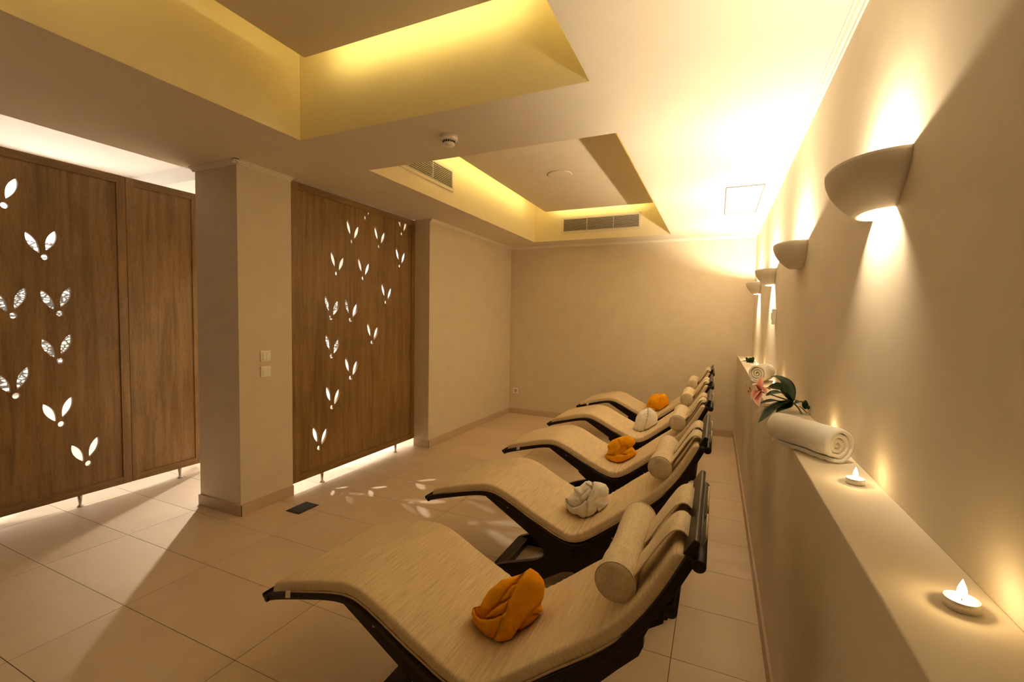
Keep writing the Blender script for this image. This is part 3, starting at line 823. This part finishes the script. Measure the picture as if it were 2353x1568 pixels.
# ------------------------------------------------------------------ folded towels
# each towel: centre, outline in metres seen from the foot-end aisle, and cloth layers (height, puff, outline)
TW1 = ((-0.638, 1.418, 0.432), [(-0.1291, -0.0222), (-0.1256, -0.0009), (-0.122, 0.0057), (-0.115, -0.0033), (-0.1031, 0.0026), (-0.0854, 0.0345), (-0.0689, 0.0617), (-0.0216, 0.1007), (0.028, 0.1148), (0.0493, 0.1219), (0.0776, 0.1408), (0.1036, 0.1243), (0.1225, 0.1007), (0.1291, 0.077), (0.1237, 0.0321), (0.1154, 0.018), (0.1244, -0.0104), (0.1107, -0.0198), (0.1048, -0.0388), (0.0989, -0.0647), (0.0705, -0.086), (0.0327, -0.1014), (0.0221, -0.0978), (0.0209, -0.1262), (0.0044, -0.1408), (-0.0287, -0.1333), (-0.0571, -0.1167), (-0.0854, -0.0931), (-0.1161, -0.0577)], [
    (0.004, 0.016, [(-0.1031, 0.0014), (-0.0854, -0.0198), (-0.0618, -0.0057), (-0.0287, 0.0227), (-0.0051, 0.0558), (0.0138, 0.077), (0.0493, 0.1196), (0.028, 0.1172), (-0.0216, 0.103), (-0.0712, 0.0629), (-0.0901, 0.0345)]),
    (0.009, 0.008, [(-0.0287, 0.0227), (-0.0051, 0.0558), (0.0138, 0.077), (0.0327, 0.0841), (0.0185, 0.051), (0.0044, 0.0274)]),
    (0.013, 0.01, [(-0.0831, -0.0352), (-0.0571, -0.0104), (-0.0334, 0.0085), (0.0067, 0.0321), (-0.0051, -0.0128), (-0.0405, -0.0293)]),
    (0.01, 0.01, [(0.0658, -0.0222), (0.106, -0.0198), (0.1036, -0.0647), (0.0705, -0.0907), (0.0327, -0.1073), (0.0209, -0.0955), (0.0422, -0.0577)]),
    (0.018, 0.01, [(0.1272, -0.0104), (0.119, 0.0203), (0.0965, 0.0132), (0.0658, -0.0246), (0.1012, -0.0175)]),
    (0.022, 0.012, [(-0.1327, -0.0222), (-0.122, 0.0073), (-0.1138, -0.0222), (-0.0996, -0.0352), (-0.0807, -0.0395), (-0.0523, -0.0352), (-0.0216, -0.0222), (-0.0004, -0.0057), (-0.0193, -0.0624), (-0.0571, -0.1238), (-0.0878, -0.0978), (-0.1232, -0.0577)]),
    (0.031, 0.014, [(0.0516, 0.1231), (0.0776, 0.1455), (0.106, 0.1266), (0.1272, 0.1007), (0.1343, 0.0747), (0.1272, 0.0321), (0.0894, 0.0038), (0.0516, -0.0435), (0.0292, -0.0789), (0.0256, -0.1262), (0.0044, -0.1474), (-0.0287, -0.1404), (-0.0571, -0.1191), (-0.0287, -0.0671), (-0.0051, -0.0057), (0.0067, 0.0321), (0.0233, 0.0652), (0.0375, 0.0936)]),
])
TW2 = ((-0.636, 2.475, 0.434), [(-0.1245, 0.011), (-0.119, 0.0126), (-0.1102, 0.0198), (-0.086, 0.0331), (-0.0782, 0.0419), (-0.0705, 0.0507), (-0.0738, 0.0705), (-0.0639, 0.0771), (-0.0397, 0.0804), (-0.0088, 0.108), (0.0132, 0.1124), (0.0287, 0.1036), (0.0419, 0.1073), (0.0771, 0.1025), (0.108, 0.0904), (0.1234, 0.0661), (0.1245, 0.0419), (0.1157, 0.0242), (0.1135, -0.0154), (0.1201, -0.0309), (0.108, -0.0463), (0.0882, -0.0639), (0.0661, -0.0837), (0.0375, -0.1036), (0.0176, -0.108), (-0.0022, -0.1124), (-0.0264, -0.1102), (-0.0441, -0.0926), (-0.0529, -0.0815), (-0.0837, -0.076), (-0.1014, -0.0595), (-0.1179, -0.0309), (-0.1239, -0.0088)], [
    (0.004, 0.012, [(-0.1124, 0.0022), (-0.086, 0.0331), (-0.0749, 0.0507), (-0.0771, 0.0727), (-0.0397, 0.0837), (-0.0088, 0.1102), (0.0132, 0.1146), (0.0298, 0.1036), (0.0331, 0.0815), (0.0264, 0.0507), (0.0132, 0.0242), (-0.0066, 0.0022), (-0.0397, -0.0242), (-0.0705, -0.0353), (-0.0992, -0.022)]),
    (0.01, 0.006, [(-0.0419, 0.011), (-0.0176, 0.0331), (0.011, 0.0595), (0.0242, 0.0727), (0.0264, 0.0463), (0.0154, 0.0198), (-0.0088, -0.0), (-0.0309, -0.0022)]),
    (0.014, 0.006, [(-0.0066, 0.1014), (0.0132, 0.1157), (0.0309, 0.1036), (0.0309, 0.0771), (0.0132, 0.0815), (-0.0022, 0.0904)]),
    (0.012, 0.008, [(0.0661, -0.0882), (0.0375, -0.108), (0.0176, -0.1124), (0.0397, -0.0683), (0.0595, -0.0463), (0.0926, -0.0419), (0.0926, -0.0639)]),
    (0.016, 0.006, [(0.1135, -0.0132), (0.1245, -0.0309), (0.1124, -0.0485), (0.0882, -0.0661), (0.0904, -0.0375)]),
    (0.022, 0.012, [(-0.1289, 0.0121), (-0.1179, 0.0121), (-0.1168, -0.0132), (-0.1014, -0.0287), (-0.0749, -0.0401), (-0.0485, -0.032), (-0.0309, -0.0242), (-0.0044, 0.0033), (0.0022, -0.0331), (0.0066, -0.0683), (-0.0022, -0.119), (-0.0309, -0.1146), (-0.0529, -0.086), (-0.086, -0.0793), (-0.1058, -0.0595), (-0.1223, -0.0309)]),
    (0.027, 0.014, [(0.0331, 0.0992), (0.0419, 0.1102), (0.0771, 0.1058), (0.1102, 0.0926), (0.1278, 0.0661), (0.1278, 0.0419), (0.1168, 0.0198), (0.1146, -0.0154), (0.0992, -0.0463), (0.0661, -0.0815), (0.0573, -0.0507), (0.0264, -0.0992), (-0.0044, -0.1168), (0.0011, -0.0375), (-0.0022, -0.0), (0.0154, 0.0242), (0.0264, 0.0551), (0.0331, 0.0815)]),
])
TW3 = ((-0.65, 3.56, 0.437), [(-0.1215, -0.0409), (-0.1022, 0.0045), (-0.1101, 0.0329), (-0.0738, 0.0783), (-0.0114, 0.1033), (0.0454, 0.1158), (0.1022, 0.0897), (0.1135, 0.0534), (0.0874, 0.0272), (0.1215, -0.0148), (0.1101, -0.0602), (0.0454, -0.0942), (0.0114, -0.109), (-0.0454, -0.1158), (-0.1022, -0.0942), (-0.1192, -0.0692)], [
    (0.006, 0.012, [(-0.1135, 0.0329), (-0.0738, 0.084), (-0.0057, 0.1067), (0.0023, 0.0272), (-0.0397, -0.0409), (-0.1249, -0.0352)]),
    (0.012, 0.012, [(-0.0023, 0.0272), (-0.0227, 0.0919), (0.0454, 0.1237), (0.1078, 0.0919), (0.1192, 0.0534), (0.0704, 0.0193), (0.0341, 0.0386)]),
    (0.014, 0.012, [(0.0624, 0.0193), (0.0908, 0.0306), (0.1305, -0.0148), (0.0341, -0.0375), (-0.0057, -0.0238)]),
    (0.024, 0.014, [(-0.1305, -0.0318), (-0.0681, -0.0488), (-0.0318, -0.0318), (0.0341, -0.0386), (0.1249, -0.0034), (0.1305, -0.0352), (0.1135, -0.067), (0.0454, -0.1033), (-0.0454, -0.126), (-0.1135, -0.0976)]),
])
TW4 = ((-0.619, 4.66, 0.462), [(-0.1215, -0.0781), (-0.1104, -0.0483), (-0.0955, 0.026), (-0.0643, 0.0781), (-0.0048, 0.1078), (0.019, 0.1152), (0.0472, 0.1204), (0.0992, 0.0781), (0.1215, 0.0335), (0.1193, -0.0186), (0.1119, -0.0572), (0.0769, -0.0944), (0.01, -0.1204), (-0.0643, -0.1167), (-0.1089, -0.1018)], [
    (0.01, 0.016, [(-0.1238, -0.0781), (-0.1015, 0.026), (-0.068, 0.0855), (-0.0011, 0.1152), (0.019, 0.0966), (0.0152, 0.0112), (-0.0085, -0.0781), (-0.0569, -0.1189), (-0.1089, -0.1041)]),
    (0.014, 0.016, [(0.0219, 0.0944), (0.0234, 0.1227), (0.0472, 0.1264), (0.1067, 0.0781), (0.129, 0.0335), (0.1253, -0.0186), (0.0992, -0.0781), (0.0026, -0.1152), (-0.0048, -0.0781), (0.0175, 0.0112)]),
    (0.03, 0.006, [(-0.1275, -0.0669), (-0.1015, -0.0966), (-0.0494, -0.1063), (0.01, -0.1048), (0.0769, -0.0766), (0.1215, -0.0409), (0.1215, -0.0632), (0.0769, -0.1041), (0.01, -0.1301), (-0.0717, -0.1264), (-0.1163, -0.1041)]),
])
TW5 = ((-0.624, 5.72, 0.463), [(-0.146, -0.0505), (-0.1334, -0.0279), (-0.1154, -0.0099), (-0.1226, 0.0054), (-0.1082, 0.046), (-0.0721, 0.0883), (-0.027, 0.1091), (0.0361, 0.1037), (0.0901, 0.1064), (0.1262, 0.064), (0.1325, 0.0099), (0.146, -0.0352), (0.1082, -0.0532), (0.0721, -0.0802), (0.0361, -0.1091), (-0.009, -0.0983), (-0.027, -0.082), (-0.0811, -0.064)], [
    (0.008, 0.008, [(-0.1533, -0.0505), (-0.1127, -0.0216), (-0.0631, -0.0352), (-0.0225, -0.0847), (-0.0856, -0.0712)]),
    (0.01, 0.012, [(-0.0586, 0.082), (-0.018, 0.1136), (0.0288, 0.082), (0.0334, 0.0189), (0.0018, -0.0802), (-0.0316, -0.0847), (-0.0676, -0.0487), (-0.0496, 0.0325)]),
    (0.016, 0.012, [(0.0225, 0.0685), (0.0406, 0.1091), (0.0901, 0.1136), (0.1262, 0.073), (0.1397, 0.0009), (0.0947, -0.0577), (0.0361, -0.1163), (-0.0135, -0.1001), (0.0252, -0.0081)]),
    (0.012, 0.006, [(0.0992, -0.0081), (0.1533, -0.0352), (0.1082, -0.0622), (0.0811, -0.0712)]),
    (0.014, 0.006, [(-0.1262, -0.0036), (-0.1127, 0.046), (-0.0631, 0.0838), (-0.027, 0.082), (-0.018, 0.046), (-0.0316, -0.0081), (-0.0631, -0.0352), (-0.1127, -0.0171)]),
    (0.021, 0.005, [(-0.11, 0.0009), (-0.0992, 0.037), (-0.0676, 0.064), (-0.0451, 0.055), (-0.0406, 0.0189), (-0.0631, -0.0126), (-0.0947, -0.0126)]),
    (0.028, 0.004, [(-0.092, 0.0144), (-0.0829, 0.0415), (-0.0631, 0.046), (-0.0568, 0.0234), (-0.0703, 0.0027)]),
])

import numpy as np
def poly_sd(P, poly):
    """signed distance to polygon, positive inside"""
    poly = np.array(poly); n = len(poly); d = np.full(len(P), 1e9); ins = np.zeros(len(P), bool)
    for i in range(n):
        a, b = poly[i], poly[(i + 1) % n]; e = b - a; w = P - a
        t = np.clip((w @ e) / max(e @ e, 1e-12), 0, 1)
        d = np.minimum(d, np.linalg.norm(w - t[:, None] * e, axis=1))
        c = ((a[1] > P[:, 1]) != (b[1] > P[:, 1])) & (P[:, 0] < (b[0] - a[0]) * (P[:, 1] - a[1]) / (b[1] - a[1] + 1e-12) + a[0])
        ins ^= c
    return np.where(ins, d, -d)
def cushion_z(x):
    for (x0, z0), (x1, z1) in zip(CT[:-1], CT[1:]):
        if x0 <= x <= x1: return z0 + (z1 - z0) * (x - x0) / (x1 - x0)
    return .36
def cloth_heap(name, data, depth, mt, sub, seed):
    ctr, out, layers = data
    ctr = Vector(ctr); toc = (Vector((0, 0, CAMH)) - ctr).normalized()     # towards the aisle
    side, upv = r2, u2
    bm = bmesh.new(); bmesh.ops.create_icosphere(bm, subdivisions=sub, radius=1.0)
    N = np.array([v.co[:] for v in bm.verts])
    th = np.arctan2(N[:, 1], N[:, 0])
    o = np.array(out); K = 360
    # outline radius per angle
    R = np.zeros(K)
    for k in range(K):
        a = -PI + 2 * PI * k / K; dx, dy = math.cos(a), math.sin(a); best = .02
        for i in range(len(o)):
            p, q = o[i], o[(i + 1) % len(o)]; e = q - p
            det = dx * (-e[1]) + e[0] * dy
            if abs(det) < 1e-12: continue
            t = (p[0] * (-e[1]) + e[0] * p[1]) / det; u = (dx * p[1] - dy * p[0]) / det
            if 0 <= u <= 1 and t > best: best = t
        R[k] = best
    Rt = np.interp(th, np.linspace(-PI, PI, K + 1), np.append(R, R[0]))
    Rs = Rt.copy()
    rho = np.hypot(N[:, 0], N[:, 1])
    front = N[:, 2] > -.25
    # back half relaxes to a mean radius
    mean = R.mean(); wback = np.clip((-N[:, 2] - .05) / .5, 0, 1)
    Rs = Rs * (1 - wback) + (Rs * .5 + mean * .42) * wback
    rr = np.where(N[:, 2] > 0, np.sin(np.arcsin(np.clip(rho, 0, 1)) * .98) , rho)
    UV = np.stack([N[:, 0] * Rs, N[:, 1] * Rs], 1)
    h = np.zeros(len(N)); zc = np.abs(N[:, 2]) ** 1.0 * np.sign(N[:, 2]) * depth
    fr = np.clip((N[:, 2] + .05) / .25, 0, 1)
    for hh, pf, pl in layers:
        sd = poly_sd(UV, pl)
        edge = 1 / (1 + np.exp(-np.clip(sd / .0011, -30, 30)))
        body = (hh * 1.4 + pf * (1 - np.exp(-np.maximum(sd, 0) / .014)))
        # thin groove just outside the edge of the cloth layer
        groove = .006 * np.exp(-((sd + .0025) / .0025) ** 2)
        h = np.where(edge > .5, np.maximum(h * .35 + body * edge, body * edge), h * (1 - .0) - groove + body * edge * .4 * 0)
    from mathutils import noise as nz
    for i, v in enumerate(bm.verts):
        n = N[i]
        wv = .0035 * nz.noise(Vector((UV[i, 0] * 22 + seed, UV[i, 1] * 22, n[2] * 2))) + .0010 * nz.noise(Vector((UV[i, 0] * 90 + seed, UV[i, 1] * 90, 3)))
        p = ctr + side * UV[i, 0] + upv * UV[i, 1] + toc * (zc[i] * .86 + (h[i] + wv) * fr[i])
        floor_ = cushion_z(p.x) + .0075
        if p.z < floor_: p.z = floor_
        v.co = p
    # origin at the base of the heap
    base = Vector((ctr.x, ctr.y, cushion_z(ctr.x) + .0075))
    for v in bm.verts: v.co -= base
    bmesh.ops.recalc_face_normals(bm, faces=bm.faces[:])
    ob = obj(name, bm, mt, None, True); ob.location = base
    ms = ob.modifiers.new('soften', 'SMOOTH'); ms.iterations = 1; ms.factor = .35
    return ob
for k, (data, dep, mt, sub, lab) in enumerate((
        (TW1, .088, 'orange', 6, 'large rumpled orange towel folded on the nearest lounger'),
        (TW2, .088, 'terry', 6, 'white towel twisted into a rose on the second lounger'),
        (TW3, .082, 'orange', 5, 'orange towel twisted like a turban on the middle lounger'),
        (TW4, .082, 'terry', 5, 'smooth white towel with one deep crease on the fourth lounger'),
        (TW5, .080, 'orange', 5, 'orange towel with a coiled rosette end on the farthest lounger'))):
    tag(cloth_heap('folded_towel', data, dep, M[mt], sub, k * 7.3), lab, 'towel', 'folded towels on the loungers')

# ------------------------------------------------------------------ rolled towels on the ledge
def rolled_towel(p0, p1, r, turns, label, seed, wrinkle=.003):
    p0, p1 = Vector(p0), Vector(p1); ax = (p1 - p0).normalized(); L = (p1 - p0).length
    e = empty('rolled_towel', (p0.x, p0.y, ZS)); tag(e, label, 'towel', 'rolled towels on the ledge')
    u = ax.cross(Vector((0, 0, 1))).normalized(); v = Vector((0, 0, 1))
    # one spiral sheet with thickness
    n = int(turns * 40); th = r / (turns + .35) * .80; m = 16
    bm = bmesh.new(); rows = []
    for i in range(n + 1):
        t = i / n; a = -PI * .62 + t * turns * 2 * PI
        rad = r - (r * .88) * t
        ra, rb = rad, max(rad - th, .0015)
        ro = []
        for side, rr in ((0, ra), (1, rb)):
            for k in range(m + 1):
                s = k / m
                wob = wrinkle * noise.noise(Vector((math.cos(a) * 1.5 + seed, s * 8, math.sin(a) * 1.5 + t * 3))) if t < turns ** -1 * 1.1 else .0012 * noise.noise(Vector((a, s * 3, seed)))
                fold = .0015 * math.sin(s * 55 + 2 * math.sin(a)) * max(0, -math.sin(a + .3)) if (t < 1 / turns and side == 0) else 0
                q = rr + wob + fold
                if side == 0 and (k in (0, m)): q -= th * .18
                if side == 1 and (k in (0, m)): q += th * .10
                zz = math.sin(a) * q
                if zz < -r * .97: zz = -r * .97 + (zz + r * .97) * .1
                endj = (.0035 * noise.noise(Vector((a * .9, seed, 4))) - .012 * t * (1 if k == 0 else 0)) if k in (0,) else 0
                ro.append(bm.verts.new(p0 + ax * (s * L - endj - (0 if k else .0)) + u * math.cos(a) * q + v * zz - Vector((p0.x, p0.y, ZS))))
        rows.append(ro)
    M1 = m + 1
    for i in range(n):
        A, B_ = rows[i], rows[i + 1]
        for k in range(m):
            bm.faces.new((A[k], A[k + 1], B_[k + 1], B_[k])); bm.faces.new((A[M1 + k], B_[M1 + k], B_[M1 + k + 1], A[M1 + k + 1]))
        bm.faces.new((A[0], B_[0], B_[M1], A[M1])); bm.faces.new((A[m], A[M1 + m], B_[M1 + m], B_[m]))
    for A in (rows[0], rows[-1]):
        for k in range(m): bm.faces.new((A[k], A[M1 + k], A[M1 + k + 1], A[k + 1]))
    bmesh.ops.recalc_face_normals(bm, faces=bm.faces[:])
    o = obj('cloth', bm, M['terry'], e, True)
    return e
rolled_towel((.352, 1.632, ZS + .0565), (.208, 1.840, ZS + .0565), .0575, 3.3, 'large white rolled towel overhanging the ledge beneath the nearest sconce', 2)
rolled_towel((.262, 3.555, ZS + .066), (.342, 3.79, ZS + .066), .0665, 3.6, 'far white rolled towel on the ledge behind the lily', 9)

# ------------------------------------------------------------------ tealights
def tealight(x, y, label):
    e = empty('tealight', (x, y, ZS)); tag(e, label, 'candle', 'tealights on the ledge')
    obj('cup', lathe(bmesh.new(), [(.0200, 0), (.0210, .001), (.0210, .0145), (.0206, .0150), (.0200, .0145), (.0200, .0115)], 28), M['cup'], e, True)
    obj('wax', lathe(bmesh.new(), [(.0199, .002), (.0199, .0122), (.016, .0118), (.002, .0116)], 28), M['wax'], e, True)
    obj('wick', lathe(bmesh.new(), [(.0008, .0115), (.0007, .018)], 8), M['wick'], e)
    obj('flame', lathe(bmesh.new(), [(.0006, .0145), (.0042, .0180), (.0060, .0225), (.0056, .0285), (.0036, .0355), (.0014, .0410), (.0002, .0440)], 14), M['flame'], e, True)
    point_light('flame_light', (0, 0, .029), CANDLE_W, (1.0, .66, .26), .005, e)
    return e
tealight(.349, .880, 'lit tealight nearest the camera on the ledge')
tealight(.349, 1.452, 'lit tealight in front of the large rolled towel')
tealight(.376, 1.985, 'lit tealight hidden behind the large rolled towel')
tealight(.352, 3.385, 'lit tealight between the lily and the far rolled towel')
tealight(.345, 4.680, 'farthest lit tealight before the small leafy sprig')

# ------------------------------------------------------------------ lily and sprig
def blade(pts, width, cup=.15, th=.0012, n=14, m=6, tipk=.75, side=None, uv=True):
    """leaf or petal along 3D points"""
    P = [Vector(p) for p in catmull(pts, n + 1)]
    bm = bmesh.new(); ul = bm.loops.layers.uv.new('UVMap'); rows = []
    prev = Vector(side) if side else None
    for i, p in enumerate(P):
        t = i / n
        tg = (P[min(i + 1, n)] - P[max(i - 1, 0)]).normalized()
        if prev is None:
            a = Vector((0, 0, 1)) if abs(tg.z) < .85 else Vector((0, 1, 0))
            prev = tg.cross(a).normalized()
        sd = (prev - tg * prev.dot(tg)).normalized(); prev = sd
        nr = sd.cross(tg)
        w = width / 2 * (math.sin(PI * min(1, (t * .96 + .04)) ** tipk)) ** .8
        rows.append([bm.verts.new(p + sd * (w * s) + nr * (cup * w * s * s)) for s in [-1 + 2 * j / m for j in range(m + 1)]])
    for i in range(n):
        for j in range(m):
            f = bm.faces.new((rows[i][j], rows[i + 1][j], rows[i + 1][j + 1], rows[i][j + 1]))
            for lp, (a, b) in zip(f.loops, ((i, j), (i + 1, j), (i + 1, j + 1), (i, j + 1))): lp[ul].uv = (a / n, b / m)
    return bm
def bladeobj(name, pts, width, mt, parent, org, **k):
    pts = [tuple(Vector(p) - Vector(org)) for p in pts]
    o = obj(name, blade(pts, width, **k), mt, parent, True)
    md = o.modifiers.new('thickness', 'SOLIDIFY'); md.thickness = .0011; md.offset = 0
    return o
org = (.35, 2.48, ZS)
e = empty('lily', org); tag(e, 'cut pink lily with dark green leaves lying over ledge edge', 'flower')
J = (.335, 2.482, 1.090); F = (.194, 2.401, 1.137)
V_ = lambda p: tuple(Vector(p) - Vector(org))
sb = bmesh.new(); tube(sb, [V_(p) for p in ((.372, 2.448, 1.041), (.362, 2.466, 1.062), J, (.300, 2.455, 1.102), (.250, 2.425, 1.120), F)], [.0032, .0034, .0042, .0036, .0030, .0034], 8)
tube(sb, [V_(p) for p in (J, (.29, 2.43, 1.075), (.25, 2.39, 1.075), (.232, 2.37, 1.081))], .0022, 7)
tube(sb, [V_(p) for p in (J, (.352, 2.50, 1.096), (.378, 2.49, 1.088), (.388, 2.47, 1.06))], .0020, 7)
obj('stem', sb, M['stem'], e, True)
leaves = [([J, (.325, 2.55, 1.155), (.30, 2.60, 1.182), (.272, 2.628, 1.188), (.255, 2.625, 1.180)], .040),
          ([J, (.30, 2.52, 1.140), (.265, 2.51, 1.148), (.234, 2.503, 1.143)], .052),
          ([J, (.29, 2.46, 1.128), (.25, 2.42, 1.128), (.218, 2.388, 1.119)], .040),
          ([(.30, 2.44, 1.085), (.26, 2.41, 1.096), (.22, 2.37, 1.094), (.190, 2.350, 1.086)], .032),
          ([J, (.29, 2.43, 1.082), (.24, 2.36, 1.062), (.205, 2.29, 1.035), (.181, 2.254, 1.015)], .040),
          ([J, (.31, 2.43, 1.070), (.28, 2.37, 1.064), (.256, 2.332, 1.056)], .034),
          ([J, (.30, 2.42, 1.092), (.262, 2.372, 1.083), (.240, 2.345, 1.070)], .024)]
for pts, w in leaves: bladeobj('leaf', pts, w * 1.35, M['leaf'], e, org, cup=.25, tipk=.8)
for pts, w in (([(.345, 2.45, 1.085), (.362, 2.47, 1.094), (.382, 2.495, 1.090)], .026), ([(.388, 2.47, 1.06), (.390, 2.48, 1.085), (.392, 2.49, 1.100)], .026),
               ([(.388, 2.47, 1.06), (.396, 2.46, 1.075), (.397, 2.45, 1.062)], .026), ([(.36, 2.45, 1.075), (.375, 2.45, 1.062), (.392, 2.44, 1.044)], .030)):
    bladeobj('leaf', pts, w, M['leaf'], e, org, cup=.2, tipk=.9)
petals = [([F, (.195, 2.43, 1.165), (.202, 2.465, 1.187), (.210, 2.492, 1.199)], .026), ([F, (.210, 2.43, 1.150), (.230, 2.46, 1.146), (.244, 2.49, 1.136)], .030),
          ([F, (.185, 2.37, 1.128), (.180, 2.33, 1.103), (.187, 2.302, 1.079)], .036), ([F, (.182, 2.39, 1.160), (.170, 2.375, 1.170), (.160, 2.365, 1.166)], .028),
          ([F, (.178, 2.37, 1.138), (.166, 2.345, 1.118), (.158, 2.335, 1.100)], .032), ([F, (.205, 2.39, 1.150), (.212, 2.38, 1.142), (.218, 2.37, 1.128)], .026)]
for pts, w in petals: bladeobj('petal', pts, w * 1.15, M['petal'], e, org, cup=.35, tipk=.8)
for tip in ((.133, 2.287, 1.174), (.140, 2.268, 1.151), (.146, 2.282, 1.163), (.150, 2.30, 1.150)):
    st = bmesh.new(); mid = (Vector(F) + Vector(tip)) / 2 + Vector((0, 0, .004))
    tube(st, [V_(F), V_(mid), V_(tip)], .0011, 6); s = obj('stamen', st, M['stamen'], e, True)
    ab = bmesh.new(); bmesh.ops.create_icosphere(ab, subdivisions=2, radius=.0032, matrix=Matrix.Translation(V_(tip)) @ Matrix.Diagonal((.8, .8, 1.7, 1)))
    obj('anther', ab, M['anther'] if tip[2] < 1.17 else M['stamen'], s, True)
bb = bmesh.new(); tube(bb, [V_((.236, 2.375, 1.081)), V_((.228, 2.367, 1.081)), V_((.216, 2.355, 1.079)), V_((.208, 2.347, 1.077))], [.003, .0075, .0065, .001], 10)
obj('bud', bb, M['petal'], e, True)

org = (.33, 5.25, ZS)
e = empty('leafy_sprig', org); tag(e, 'small dark leafy sprig at the far end of ledge', 'plant')
V_ = lambda p: tuple(Vector(p) - Vector(org))
c = (.315, 5.27, 1.050)
sb = bmesh.new()
for q in ((.30, 5.26, 1.08), (.335, 5.27, 1.085), (.37, 5.26, 1.055), (.27, 5.25, 1.05)): tube(sb, [V_((.318, 5.25, 1.0395)), V_(c), V_(q)], .0022, 6)
obj('stem', sb, M['stem'], e, True)
for pts, w, mt in (([c, (.30, 5.265, 1.075), (.285, 5.26, 1.098)], .030, 'leaf'), ([c, (.318, 5.265, 1.08), (.328, 5.26, 1.098)], .022, 'leaf2'),
                   ([c, (.335, 5.262, 1.07), (.350, 5.258, 1.092), (.352, 5.255, 1.105)], .054, 'leaf'), ([c, (.29, 5.25, 1.062), (.262, 5.24, 1.060), (.238, 5.235, 1.046)], .022, 'leaf'),
                   ([c, (.35, 5.25, 1.055), (.375, 5.24, 1.062), (.392, 5.235, 1.056)], .024, 'leaf2'), ([c, (.345, 5.235, 1.045), (.36, 5.225, 1.040)], .030, 'leaf2'),
                   ([c, (.30, 5.23, 1.048), (.292, 5.215, 1.042)], .026, 'leaf'), ([c, (.385, 5.25, 1.05), (.395, 5.245, 1.070)], .016, 'leaf')):
    bladeobj('leaf', pts, w, M[mt], e, org, cup=.2, tipk=.9, side=(1, 0, 0))
